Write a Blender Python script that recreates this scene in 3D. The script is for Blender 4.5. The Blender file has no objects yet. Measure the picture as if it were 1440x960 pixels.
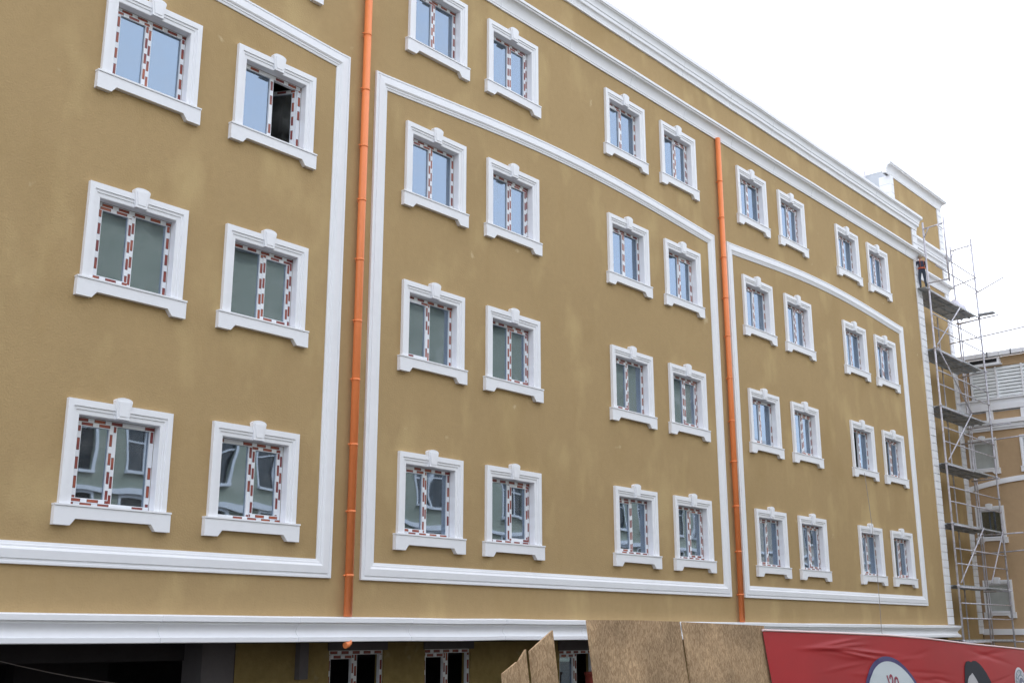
import bpy, bmesh, math, random
from mathutils import Vector, Matrix
random.seed(7)
scene = bpy.context.scene
COL = scene.collection
R = math.radians

# ------------------------------------------------------------------ camera
cam_d = bpy.data.cameras.new("camera"); cam = bpy.data.objects.new("camera", cam_d); COL.objects.link(cam)
cam_d.sensor_width = 36.0; cam_d.lens = 1581.54 / 1440 * 36.0
cam_d.clip_start = 0.05; cam_d.clip_end = 3000
YAW, PITCH, ROLL = R(48.866), R(14.595), R(-0.08)
fw = Vector((math.sin(YAW)*math.cos(PITCH), math.cos(YAW)*math.cos(PITCH), math.sin(PITCH)))
rt = Vector((math.cos(YAW), -math.sin(YAW), 0)); up = rt.cross(fw)
rt2 = math.cos(ROLL)*rt + math.sin(ROLL)*up; up2 = -math.sin(ROLL)*rt + math.cos(ROLL)*up
CAMP = Vector((0, -14.618, 0))
cam.matrix_world = Matrix(((rt2.x, up2.x, -fw.x, CAMP.x), (rt2.y, up2.y, -fw.y, CAMP.y), (rt2.z, up2.z, -fw.z, CAMP.z), (0, 0, 0, 1)))
scene.camera = cam

# ------------------------------------------------------------------ light
SUN_EL, SUN_AZ = R(48), R(28)            # hazy sun behind the building: the street front lies in open shade
w = bpy.data.worlds.new("World"); scene.world = w; w.use_nodes = True
nt = w.node_tree; nt.nodes.clear()
sky = nt.nodes.new('ShaderNodeTexSky'); sky.sky_type = 'NISHITA'; sky.sun_disc = False
sky.sun_elevation = SUN_EL; sky.sun_rotation = SUN_AZ; sky.air_density = 1.0; sky.dust_density = 4.0; sky.ozone_density = 1.0
veil = nt.nodes.new('ShaderNodeMix'); veil.data_type = 'RGBA'; veil.blend_type = 'MIX'
veil.inputs['Factor'].default_value = 0.55
veil.inputs['B'].default_value = (11.2, 11.5, 12.3, 1)     # thin bright cloud over the whole sky
bg = nt.nodes.new('ShaderNodeBackground'); bg.inputs['Strength'].default_value = 0.13
wo = nt.nodes.new('ShaderNodeOutputWorld')
nt.links.new(sky.outputs[0], veil.inputs['A']); nt.links.new(veil.outputs['Result'], bg.inputs['Color']); nt.links.new(bg.outputs[0], wo.inputs[0])
sd = bpy.data.lights.new("sun", 'SUN'); sd.energy = 1.1; sd.angle = R(10); sd.color = (1.0, 0.95, 0.87)
so = bpy.data.objects.new("sun", sd); COL.objects.link(so)
sdir = Vector((math.sin(SUN_AZ)*math.cos(SUN_EL), math.cos(SUN_AZ)*math.cos(SUN_EL), math.sin(SUN_EL)))
so.rotation_euler = sdir.to_track_quat('Z', 'Y').to_euler(); so.location = (20, 40, 60)
scene.view_settings.view_transform = 'Standard'; scene.view_settings.look = 'None'
scene.view_settings.exposure = 1.0; scene.view_settings.gamma = 1.0
scene.render.engine = 'CYCLES'
scene.cycles.max_bounces = 8; scene.cycles.diffuse_bounces = 4; scene.cycles.glossy_bounces = 4; scene.cycles.transparent_max_bounces = 12
scene.cycles.use_denoising = True

# ------------------------------------------------------------------ materials
def mat(name, col, rough=0.7, spec=0.3, metal=0.0, var=0.0, vscale=3.0, bump=0.0, bscale=60.0, var2=None, stretch=None, dirt_and_light=None):
    m = bpy.data.materials.new(name); m.use_nodes = True
    t = m.node_tree; b = t.nodes['Principled BSDF']
    b.inputs['Base Color'].default_value = (*col, 1); b.inputs['Roughness'].default_value = rough
    b.inputs['Specular IOR Level'].default_value = spec; b.inputs['Metallic'].default_value = metal
    tc = t.nodes.new('ShaderNodeNewGeometry')
    src = tc.outputs['Position']
    if stretch:
        mp = t.nodes.new('ShaderNodeMapping'); mp.inputs['Scale'].default_value = stretch
        t.links.new(src, mp.inputs['Vector']); vs = mp.outputs[0]
    else: vs = src
    last = None
    if var > 0:
        n = t.nodes.new('ShaderNodeTexNoise'); n.inputs['Scale'].default_value = vscale; n.inputs['Detail'].default_value = 6; n.inputs['Roughness'].default_value = 0.6
        t.links.new(vs, n.inputs['Vector'])
        mr = t.nodes.new('ShaderNodeMapRange'); mr.inputs['From Min'].default_value = 0.3; mr.inputs['From Max'].default_value = 0.7
        mr.inputs['To Min'].default_value = 1 - var; mr.inputs['To Max'].default_value = 1 + var
        t.links.new(n.outputs['Fac'], mr.inputs['Value'])
        mx = t.nodes.new('ShaderNodeMix'); mx.data_type = 'RGBA'; mx.blend_type = 'MULTIPLY'; mx.inputs['Factor'].default_value = 1
        mx.inputs['A'].default_value = (*col, 1); t.links.new(mr.outputs[0], mx.inputs['B']); last = mx.outputs['Result']
        if var2:
            n2 = t.nodes.new('ShaderNodeTexNoise'); n2.inputs['Scale'].default_value = var2[1]; n2.inputs['Detail'].default_value = 4
            t.links.new(vs, n2.inputs['Vector'])
            mr2 = t.nodes.new('ShaderNodeMapRange'); mr2.inputs['From Min'].default_value = 0.3; mr2.inputs['From Max'].default_value = 0.7
            mr2.inputs['To Min'].default_value = 1 - var2[0]; mr2.inputs['To Max'].default_value = 1 + var2[0]
            t.links.new(n2.outputs['Fac'], mr2.inputs['Value'])
            m2 = t.nodes.new('ShaderNodeMix'); m2.data_type = 'RGBA'; m2.blend_type = 'MULTIPLY'; m2.inputs['Factor'].default_value = 1
            t.links.new(last, m2.inputs['A']); t.links.new(mr2.outputs[0], m2.inputs['B']); last = m2.outputs['Result']
    for dirt_and_light in (dirt_and_light or []):   # patches of another colour: (colour, scale, threshold, softness, amount, z squeeze)
        n3 = t.nodes.new('ShaderNodeTexNoise'); n3.inputs['Scale'].default_value = dirt_and_light[1]; n3.inputs['Detail'].default_value = 5
        mp3 = t.nodes.new('ShaderNodeMapping'); mp3.inputs['Scale'].default_value = (1, 1, dirt_and_light[5]); mp3.inputs['Location'].default_value = (dirt_and_light[1]*7.3, 0, dirt_and_light[1]*3.1)
        t.links.new(vs, mp3.inputs['Vector']); t.links.new(mp3.outputs[0], n3.inputs['Vector'])
        mr3 = t.nodes.new('ShaderNodeMapRange'); mr3.inputs['From Min'].default_value = dirt_and_light[2]; mr3.inputs['From Max'].default_value = dirt_and_light[2] + dirt_and_light[3]
        mr3.inputs['To Max'].default_value = dirt_and_light[4]
        t.links.new(n3.outputs['Fac'], mr3.inputs['Value'])
        m3 = t.nodes.new('ShaderNodeMix'); m3.data_type = 'RGBA'
        t.links.new(mr3.outputs[0], m3.inputs['Factor'])
        if last: t.links.new(last, m3.inputs['A'])
        else: m3.inputs['A'].default_value = (*col, 1)
        m3.inputs['B'].default_value = (*dirt_and_light[0], 1); last = m3.outputs['Result']
    if last: t.links.new(last, b.inputs['Base Color'])
    if bump > 0:
        nb = t.nodes.new('ShaderNodeTexNoise'); nb.inputs['Scale'].default_value = bscale; nb.inputs['Detail'].default_value = 5
        t.links.new(vs, nb.inputs['Vector'])
        bp = t.nodes.new('ShaderNodeBump'); bp.inputs['Strength'].default_value = bump; bp.inputs['Distance'].default_value = 0.02
        t.links.new(nb.outputs['Fac'], bp.inputs['Height']); t.links.new(bp.outputs[0], b.inputs['Normal'])
    return m

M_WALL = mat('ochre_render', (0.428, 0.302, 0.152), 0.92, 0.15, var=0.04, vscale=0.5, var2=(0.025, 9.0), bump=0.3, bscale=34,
    dirt_and_light=[((0.545, 0.405, 0.205), 0.95, 0.53, 0.15, 0.60, 0.55), ((0.345, 0.235, 0.105), 0.42, 0.55, 0.14, 0.40, 0.8), ((0.40, 0.275, 0.13), 3.1, 0.56, 0.10, 0.25, 0.3), ((0.62, 0.50, 0.32), 2.3, 0.70, 0.05, 0.6, 1.0)])  # first (pale) layer paints patches of reflected sunlight into the wall colour
M_WALL2 = mat('brown_render', (0.48, 0.335, 0.20), 0.92, 0.15, var=0.05, vscale=0.7, var2=(0.03, 6.0), bump=0.25, bscale=45)
M_GFWALL = mat('raw_render', (0.30, 0.225, 0.09), 0.95, 0.1, var=0.14, vscale=1.6, var2=(0.10, 9.0), bump=0.4, bscale=30, dirt_and_light=[((0.38, 0.32, 0.19), 3.0, 0.62, 0.08, 0.5, 1.0)])
M_WHITE = mat('white_trim_paint', (0.83, 0.84, 0.87), 0.6, 0.3, var=0.02, vscale=0.9, var2=(0.012, 7.0), bump=0.03, bscale=14)
M_REVEAL = M_WHITE
M_PVC = mat('white_pvc', (0.80, 0.81, 0.84), 0.35, 0.45)
M_GREY = mat('grey_render', (0.36, 0.37, 0.38), 0.9, 0.2, var=0.10, vscale=1.0, bump=0.2)
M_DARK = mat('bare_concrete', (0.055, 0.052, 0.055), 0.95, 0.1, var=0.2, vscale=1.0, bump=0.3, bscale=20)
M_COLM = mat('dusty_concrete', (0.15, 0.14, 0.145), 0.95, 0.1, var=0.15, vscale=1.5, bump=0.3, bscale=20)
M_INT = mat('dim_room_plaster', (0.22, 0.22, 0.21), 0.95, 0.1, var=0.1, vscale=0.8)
M_PIPE = mat('orange_pipe', (0.84, 0.245, 0.08), 0.42, 0.4, var=0.06, vscale=2.0, var2=(0.03, 30), stretch=(1, 1, 0.3))
M_STEEL = mat('galvanised_tube', (0.52, 0.51, 0.56), 0.5, 0.5, metal=0.1, var=0.25, vscale=6.0, dirt_and_light=[((0.30, 0.21, 0.14), 5.0, 0.60, 0.08, 0.5, 1.0)])
M_DECK = mat('steel_deck', (0.38, 0.40, 0.42), 0.6, 0.4, var=0.25, vscale=5.0, dirt_and_light=[((0.6, 0.58, 0.55), 4.0, 0.60, 0.08, 0.5, 1.0)])
M_ROOF = mat('roof_screed', (0.25, 0.25, 0.25), 0.9, 0.2, var=0.1)
M_GROUND = mat('dusty_ground', (0.09, 0.085, 0.075), 0.95, 0.1, var=0.2, vscale=0.6, var2=(0.15, 8.0), bump=0.5, bscale=18)
M_OPP = mat('green_grey_render', (0.34, 0.36, 0.29), 0.9, 0.2, var=0.10, vscale=0.3, dirt_and_light=[((0.50, 0.50, 0.43), 0.5, 0.58, 0.08, 0.6, 1.0)])
M_OPP2 = mat('pale_brick', (0.46, 0.43, 0.38), 0.9, 0.2, var=0.12, vscale=1.0)
M_OPPGL = mat('dark_window_glass', (0.03, 0.035, 0.04), 0.08, 0.6)
M_BLACK = mat('black_rubber', (0.02, 0.02, 0.022), 0.6, 0.3)
M_CABLE = mat('grey_cable', (0.32, 0.29, 0.28), 0.6, 0.3)

def glass_mat():
    m = bpy.data.materials.new('coated_window_glass'); m.use_nodes = True
    t = m.node_tree; t.nodes.clear()
    out = t.nodes.new('ShaderNodeOutputMaterial')
    gl = t.nodes.new('ShaderNodeBsdfGlossy'); gl.inputs['Color'].default_value = (0.61, 0.76, 0.96, 1); gl.inputs['Roughness'].default_value = 0.015
    tr = t.nodes.new('ShaderNodeBsdfTransparent'); tr.inputs['Color'].default_value = (0.42, 0.47, 0.45, 1)
    lw = t.nodes.new('ShaderNodeLayerWeight'); lw.inputs['Blend'].default_value = 0.35
    mr = t.nodes.new('ShaderNodeMapRange'); mr.inputs['To Min'].default_value = 0.28; mr.inputs['To Max'].default_value = 0.85
    t.links.new(lw.outputs['Fresnel'], mr.inputs['Value'])
    geo = t.nodes.new('ShaderNodeNewGeometry'); oi = t.nodes.new('ShaderNodeObjectInfo')
    add = t.nodes.new('ShaderNodeVectorMath'); add.operation = 'ADD'
    t.links.new(geo.outputs['Position'], add.inputs[0]); t.links.new(oi.outputs['Random'], add.inputs[1])
    n = t.nodes.new('ShaderNodeTexNoise'); n.inputs['Scale'].default_value = 1.1; n.inputs['Detail'].default_value = 1
    t.links.new(add.outputs[0], n.inputs['Vector'])
    bp = t.nodes.new('ShaderNodeBump'); bp.inputs['Strength'].default_value = 0.12; bp.inputs['Distance'].default_value = 0.03
    t.links.new(n.outputs['Fac'], bp.inputs['Height']); t.links.new(bp.outputs[0], gl.inputs['Normal'])
    mx = t.nodes.new('ShaderNodeMixShader')
    t.links.new(mr.outputs[0], mx.inputs[0]); t.links.new(tr.outputs[0], mx.inputs[1]); t.links.new(gl.outputs[0], mx.inputs[2])
    df = t.nodes.new('ShaderNodeBsdfDiffuse'); df.inputs['Color'].default_value = (0.62, 0.63, 0.62, 1)
    dn = t.nodes.new('ShaderNodeTexNoise'); dn.inputs['Scale'].default_value = 3.0; dn.inputs['Detail'].default_value = 7; dn.inputs['Roughness'].default_value = 0.65
    t.links.new(add.outputs[0], dn.inputs['Vector'])
    dm = t.nodes.new('ShaderNodeMapRange'); dm.inputs['From Min'].default_value = 0.35; dm.inputs['From Max'].default_value = 0.75; dm.inputs['To Min'].default_value = 0.01; dm.inputs['To Max'].default_value = 0.15
    t.links.new(dn.outputs['Fac'], dm.inputs['Value'])
    rm = t.nodes.new('ShaderNodeMath'); rm.operation = 'MULTIPLY'; ra = t.nodes.new('ShaderNodeMath'); ra.operation = 'ADD'; ra.inputs[1].default_value = 0.25
    t.links.new(oi.outputs['Random'], ra.inputs[0]); t.links.new(ra.outputs[0], rm.inputs[0]); t.links.new(dm.outputs[0], rm.inputs[1])
    m2 = t.nodes.new('ShaderNodeMixShader'); t.links.new(rm.outputs[0], m2.inputs[0]); t.links.new(mx.outputs[0], m2.inputs[1]); t.links.new(df.outputs[0], m2.inputs[2])
    t.links.new(m2.outputs[0], out.inputs[0])
    return m
M_GLASS = glass_mat()

def tape_mat():
    """white profile with the printed red-brown dashes of its protective film (u along the bar in metres, v across 0..1)"""
    m = bpy.data.materials.new('film_covered_pvc'); m.use_nodes = True
    t = m.node_tree; b = t.nodes['Principled BSDF']; b.inputs['Roughness'].default_value = 0.38
    uv = t.nodes.new('ShaderNodeUVMap'); sp = t.nodes.new('ShaderNodeSeparateXYZ'); t.links.new(uv.outputs[0], sp.inputs[0])
    oi = t.nodes.new('ShaderNodeObjectInfo')
    def math_(op, a, bb=None):
        n = t.nodes.new('ShaderNodeMath'); n.operation = op
        for k, x in enumerate((a, bb)):
            if x is None: continue
            if isinstance(x, (int, float)): n.inputs[k].default_value = x
            else: t.links.new(x, n.inputs[k])
        return n.outputs[0]
    u = math_('ADD', math_('DIVIDE', sp.outputs['X'], 0.265), oi.outputs['Random'])
    fr = math_('FRACT', u)
    dash = math_('MULTIPLY', math_('LESS_THAN', fr, 0.65), math_('LESS_THAN', math_('ABSOLUTE', math_('SUBTRACT', sp.outputs['Y'], 0.5)), 0.35))
    core = math_('MULTIPLY', math_('LESS_THAN', math_('ABSOLUTE', math_('SUBTRACT', fr, 0.325)), 0.285), math_('LESS_THAN', math_('ABSOLUTE', math_('SUBTRACT', sp.outputs['Y'], 0.5)), 0.285))
    wn = t.nodes.new('ShaderNodeTexWhiteNoise'); wn.noise_dimensions = '2D'
    cx = t.nodes.new('ShaderNodeCombineXYZ'); t.links.new(math_('FLOOR', u), cx.inputs[0]); t.links.new(oi.outputs['Random'], cx.inputs[1]); t.links.new(cx.outputs[0], wn.inputs['Vector'])
    kept = math_('GREATER_THAN', wn.outputs['Value'], 0.05)       # torn-off lengths of film
    dash = math_('MULTIPLY', dash, kept); core = math_('MULTIPLY', core, kept)
    nz = t.nodes.new('ShaderNodeTexNoise'); nz.inputs['Scale'].default_value = 2.5; nz.inputs['Detail'].default_value = 3
    geo = t.nodes.new('ShaderNodeNewGeometry'); t.links.new(geo.outputs['Position'], nz.inputs['Vector'])
    red = t.nodes.new('ShaderNodeMix'); red.data_type = 'RGBA'; red.inputs['A'].default_value = (0.20, 0.036, 0.036, 1); red.inputs['B'].default_value = (0.38, 0.10, 0.05, 1)
    mrn = t.nodes.new('ShaderNodeMapRange'); mrn.inputs['From Min'].default_value = 0.4; mrn.inputs['From Max'].default_value = 0.68; t.links.new(nz.outputs['Fac'], mrn.inputs['Value']); t.links.new(mrn.outputs[0], red.inputs['Factor'])
    c1 = t.nodes.new('ShaderNodeMix'); c1.data_type = 'RGBA'; c1.inputs['A'].default_value = (0.76, 0.78, 0.82, 1); c1.inputs['B'].default_value = (0.13, 0.06, 0.06, 1); t.links.new(dash, c1.inputs['Factor'])
    c2 = t.nodes.new('ShaderNodeMix'); c2.data_type = 'RGBA'; t.links.new(c1.outputs['Result'], c2.inputs['A']); t.links.new(red.outputs['Result'], c2.inputs['B']); t.links.new(core, c2.inputs['Factor'])
    t.links.new(c2.outputs['Result'], b.inputs['Base Color'])
    return m
M_TAPE = tape_mat()

def osb_mat():
    m = bpy.data.materials.new('strand_board'); m.use_nodes = True
    t = m.node_tree; b = t.nodes['Principled BSDF']; b.inputs['Roughness'].default_value = 0.8; b.inputs['Specular IOR Level'].default_value = 0.2
    tc = t.nodes.new('ShaderNodeTexCoord'); oi = t.nodes.new('ShaderNodeObjectInfo')
    va = t.nodes.new('ShaderNodeVectorMath'); va.operation = 'ADD'
    t.links.new(tc.outputs['Object'], va.inputs[0])
    sc_ = t.nodes.new('ShaderNodeVectorMath'); sc_.operation = 'SCALE'; sc_.inputs['Scale'].default_value = 17.0
    cb = t.nodes.new('ShaderNodeCombineXYZ'); t.links.new(oi.outputs['Random'], cb.inputs[0]); t.links.new(oi.outputs['Random'], cb.inputs[2])
    t.links.new(cb.outputs[0], sc_.inputs[0]); t.links.new(sc_.outputs[0], va.inputs[1])
    cols = []
    layers = []
    for k, (rot, s) in enumerate(((0.12, (115, 115, 23)), (-0.36, (105, 105, 25)), (0.52, (110, 110, 28)))):
        mp = t.nodes.new('ShaderNodeMapping'); mp.vector_type = 'TEXTURE'; mp.inputs['Rotation'].default_value = (0, rot, 0); mp.inputs['Scale'].default_value = tuple(1/q for q in s); mp.inputs['Location'].default_value = (k*3.1, 0, k*1.7)
        t.links.new(va.outputs[0], mp.inputs[0])
        v = t.nodes.new('ShaderNodeTexVoronoi'); v.inputs['Scale'].default_value = 1.0; v.inputs['Randomness'].default_value = 1.0
        t.links.new(mp.outputs[0], v.inputs['Vector'])
        sx = t.nodes.new('ShaderNodeSeparateColor'); t.links.new(v.outputs['Color'], sx.inputs[0])
        layers.append(sx)
    ramp = t.nodes.new('ShaderNodeValToRGB'); cr = ramp.color_ramp
    cr.elements[0].position = 0.0; cr.elements[0].color = (0.32, 0.205, 0.115, 1)
    cr.elements[1].position = 1.0; cr.elements[1].color = (0.55, 0.38, 0.23, 1)
    for pos, c in ((0.3, (0.35, 0.235, 0.135, 1)), (0.65, (0.45, 0.31, 0.185, 1))):
        e = cr.elements.new(pos); e.color = c
    mxA = t.nodes.new('ShaderNodeMix'); mxA.data_type = 'FLOAT'
    gt = t.nodes.new('ShaderNodeMath'); gt.operation = 'GREATER_THAN'; gt.inputs[1].default_value = 0.5; t.links.new(layers[1].outputs[2], gt.inputs[0])
    t.links.new(gt.outputs[0], mxA.inputs['Factor']); t.links.new(layers[0].outputs[0], mxA.inputs['A']); t.links.new(layers[1].outputs[0], mxA.inputs['B'])
    mxB = t.nodes.new('ShaderNodeMix'); mxB.data_type = 'FLOAT'
    gt2 = t.nodes.new('ShaderNodeMath'); gt2.operation = 'GREATER_THAN'; gt2.inputs[1].default_value = 0.65; t.links.new(layers[2].outputs[2], gt2.inputs[0])
    t.links.new(gt2.outputs[0], mxB.inputs['Factor']); t.links.new(mxA.outputs['Result'], mxB.inputs['A']); t.links.new(layers[2].outputs[0], mxB.inputs['B'])
    t.links.new(mxB.outputs['Result'], ramp.inputs[0])
    # weather staining
    n = t.nodes.new('ShaderNodeTexNoise'); n.inputs['Scale'].default_value = 2.2; n.inputs['Detail'].default_value = 6; t.links.new(va.outputs[0], n.inputs['Vector'])
    mr = t.nodes.new('ShaderNodeMapRange'); mr.inputs['From Min'].default_value = 0.35; mr.inputs['From Max'].default_value = 0.68; mr.inputs['To Min'].default_value = 0.72; mr.inputs['To Max'].default_value = 1.12
    t.links.new(n.outputs['Fac'], mr.inputs['Value'])
    mu = t.nodes.new('ShaderNodeMix'); mu.data_type = 'RGBA'; mu.blend_type = 'MULTIPLY'; mu.inputs['Factor'].default_value = 1
    t.links.new(ramp.outputs[0], mu.inputs['A']); t.links.new(mr.outputs[0], mu.inputs['B']); t.links.new(mu.outputs['Result'], b.inputs['Base Color'])
    bp = t.nodes.new('ShaderNodeBump'); bp.inputs['Strength'].default_value = 0.5; bp.inputs['Distance'].default_value = 0.004
    t.links.new(mxB.outputs['Result'], bp.inputs['Height']); t.links.new(bp.outputs[0], b.inputs['Normal'])
    return m
M_OSB = osb_mat()

# ------------------------------------------------------------------ mesh helpers
class MB:
    def __init__(s): s.v = []; s.f = []; s.uv = {}; s.sm = set()
    def face(s, pts, uv=None, smooth=False):
        i = len(s.v); s.v += [tuple(p) for p in pts]; s.f.append(tuple(range(i, i+len(pts))))
        if uv: s.uv[len(s.f)-1] = uv
        if smooth: s.sm.add(len(s.f)-1)
    def box(s, x0, x1, y0, y1, z0, z1):
        i = len(s.v)
        s.v += [(x0,y0,z0),(x1,y0,z0),(x1,y1,z0),(x0,y1,z0),(x0,y0,z1),(x1,y0,z1),(x1,y1,z1),(x0,y1,z1)]
        for q in ((0,3,2,1),(4,5,6,7),(0,1,5,4),(1,2,6,5),(2,3,7,6),(3,0,4,7)): s.f.append(tuple(i+k for k in q))
        return s
    def bevbox(s, x0, x1, y0, y1, z0, z1, b=0.01):
        """box whose -y face has chamfered edges"""
        i = len(s.v)
        s.v += [(x0,y1,z0),(x1,y1,z0),(x1,y1,z1),(x0,y1,z1),(x0,y0+b,z0),(x1,y0+b,z0),(x1,y0+b,z1),(x0,y0+b,z1),
                (x0+b,y0,z0+b),(x1-b,y0,z0+b),(x1-b,y0,z1-b),(x0+b,y0,z1-b)]
        for q in ((0,3,2,1),(0,1,5,4),(1,2,6,5),(2,3,7,6),(3,0,4,7),(4,5,9,8),(5,6,10,9),(6,7,11,10),(7,4,8,11),(8,9,10,11)): s.f.append(tuple(i+k for k in q))
        return s
    def prism(s, poly, y0, y1):
        """polygon in xz extruded from y0 (front) to y1 (back)"""
        n = len(poly); i = len(s.v)
        s.v += [(x,y0,z) for x,z in poly] + [(x,y1,z) for x,z in poly]
        s.f.append(tuple(range(i, i+n))); s.f.append(tuple(i+n+k for k in reversed(range(n))))
        for k in range(n):
            k2 = (k+1) % n; s.f.append((i+k, i+n+k, i+n+k2, i+k2))
        return s
    def sweep(s, path, prof, closed_path=False, cap=True):
        """path: list of frames (origin, outvec, upvec); prof: list of (a,b): origin + a*out + b*up"""
        i = len(s.v); m = len(prof)
        for o, a, b in path:
            for p in prof: s.v.append(tuple(Vector(o) + p[0]*Vector(a) + p[1]*Vector(b)))
        n = len(path)
        for k in range(n if closed_path else n-1):
            k2 = (k+1) % n
            for j in range(m-1): s.f.append((i+k*m+j, i+k2*m+j, i+k2*m+j+1, i+k*m+j+1))
        if cap and not closed_path:
            s.f.append(tuple(i+j for j in reversed(range(m)))); s.f.append(tuple(i+(n-1)*m+j for j in range(m)))
        return s
    def tube(s, p, q, r, n=10, cap=True, r2=None):
        p = Vector(p); q = Vector(q); d = (q-p).normalized(); r2 = r if r2 is None else r2
        a = d.orthogonal().normalized(); b = d.cross(a); i = len(s.v)
        for o, rr in ((p, r), (q, r2)):
            for k in range(n):
                t = 2*math.pi*k/n; s.v.append(tuple(o + rr*(math.cos(t)*a + math.sin(t)*b)))
        for k in range(n):
            k2 = (k+1) % n; s.f.append((i+k, i+k2, i+n+k2, i+n+k)); s.sm.add(len(s.f)-1)
        if cap: s.f.append(tuple(i+k for k in reversed(range(n)))); s.f.append(tuple(i+n+k for k in range(n)))
        return s
    def pipe(s, pts, r, n=10):
        pts = [Vector(p) for p in pts]; i = len(s.v); N = len(pts)
        a = None
        for k, p in enumerate(pts):
            d = (pts[min(k+1, N-1)] - pts[max(k-1, 0)]).normalized()
            a = (a - a.dot(d)*d).normalized() if a else d.orthogonal().normalized()
            b = d.cross(a)
            for j in range(n):
                t = 2*math.pi*j/n; s.v.append(tuple(p + r*(math.cos(t)*a + math.sin(t)*b)))
        for k in range(N-1):
            for j in range(n):
                j2 = (j+1) % n; s.f.append((i+k*n+j, i+k*n+j2, i+(k+1)*n+j2, i+(k+1)*n+j)); s.sm.add(len(s.f)-1)
        s.f.append(tuple(i+k for k in reversed(range(n)))); s.f.append(tuple(i+(N-1)*n+k for k in range(n)))
        return s
    def bar(s, axis, a0, a1, c0, c1, y0, y1, u0=0.0):
        """window profile bar in xz; the front and both long sides carry the printed film"""
        if axis == 'z': P = lambda a, c, y: (c, y, a)
        else: P = lambda a, c, y: (a, y, c)
        L = a1 - a0; fl = (axis == 'z')
        def q(pts, uv):
            if fl: pts = pts[::-1]; uv = uv[::-1]
            s.face(pts, uv)
        q([P(a0,c0,y0), P(a1,c0,y0), P(a1,c1,y0), P(a0,c1,y0)], [(u0,0),(u0+L,0),(u0+L,1),(u0,1)])
        q([P(a0,c0,y1), P(a1,c0,y1), P(a1,c0,y0), P(a0,c0,y0)], [(0,-3),(0,-3),(0,-3),(0,-3)])
        q([P(a0,c1,y0), P(a1,c1,y0), P(a1,c1,y1), P(a0,c1,y1)], [(0,-3),(0,-3),(0,-3),(0,-3)])
        q([P(a0,c0,y0), P(a0,c1,y0), P(a0,c1,y1), P(a0,c0,y1)], [(0,-3)]*4)
        q([P(a1,c0,y1), P(a1,c1,y1), P(a1,c1,y0), P(a1,c0,y0)], [(0,-3)]*4)
        return s
    def mesh(s, name, material, fix=True):
        me = bpy.data.meshes.new(name); me.from_pydata(s.v, [], s.f)
        if s.uv:
            ul = me.uv_layers.new(name='UVMap')
            for p in me.polygons:
                c = s.uv.get(p.index)
                for k, li in enumerate(p.loop_indices): ul.data[li].uv = c[k] if c else (0, -3)
        for k in s.sm: me.polygons[k].use_smooth = True
        me.materials.append(material)
        if fix and not s.uv:
            bm = bmesh.new(); bm.from_mesh(me); bmesh.ops.remove_doubles(bm, verts=bm.verts, dist=1e-5)
            bmesh.ops.recalc_face_normals(bm, faces=bm.faces); bm.to_mesh(me); bm.free()
        me.update(); return me

WORLD = {}
def put(name, me, parent=None, loc=(0,0,0), rz=0.0, label=None, cat=None, group=None, kind=None):
    """link one object; loc is in world axes when the parent is unrotated, else in the parent's own axes (rz given to local children)"""
    o = bpy.data.objects.new(name, me); COL.objects.link(o)
    if parent is not None: o.parent = parent
    o.location = loc; o.rotation_euler = (0, 0, rz)
    if label: o['label'] = label
    if cat: o['category'] = cat
    if group: o['group'] = group
    if kind: o['kind'] = kind
    return o
def thing(name, label, cat, loc=(0,0,0), group=None): return put(name, None, None, loc, 0, label, cat, group)

# ------------------------------------------------------------------ ground
ys = [(-600, -1.9), (-60, -1.9), (-14, -1.9), (-6, -1.9), (-2.5, -3.7), (60, -3.7), (900, -3.7)]
g = MB()
for k in range(len(ys)-1):
    (y0, z0), (y1, z1) = ys[k], ys[k+1]
    g.face([(-700, y0, z0), (900, y0, z0), (900, y1, z1), (-700, y1, z1)])
put('ground', g.mesh('ground', M_GROUND), kind='structure')

# ------------------------------------------------------------------ main building
XE = 39.45          # right-hand end of the street front
XL = -8.0
ZB = -0.10          # underside of the overhanging storeys
BASE = Vector((20, 2, -3.7))
bld = thing('apartment_building', 'long ochre apartment building with white mouldings, taped new windows and orange downpipes', 'building', BASE)
def part(name, me, label=None, kind=None, parent=bld):
    return put(name, me, parent, (-BASE) if parent is bld else (0,0,0), 0, label, kind=kind)

COLX = {'A4': 9.76, 'A3': 7.41, 'B1': 13.635, 'B2': 15.935, 'B3': 20.115, 'B4': 22.48, 'C1': 26.305, 'C2': 28.68, 'C3': 32.50, 'C4': 34.85}
ROWZ = {1: 3.168, 2: 6.368, 3: 9.563, 4: 12.774}
W, H, E_ = 1.637, 1.735, 0.064
JW, TW = 0.185, 0.21         # jamb and head widths of the surround
SILL = 0.285
OX0, OX1 = JW, W - JW        # opening
OZ1, OZ0 = -TW, -(H - SILL)

wins = [(c, r) for c in COLX for r in ROWZ if not (c == 'A3' and r == 4)]
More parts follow.
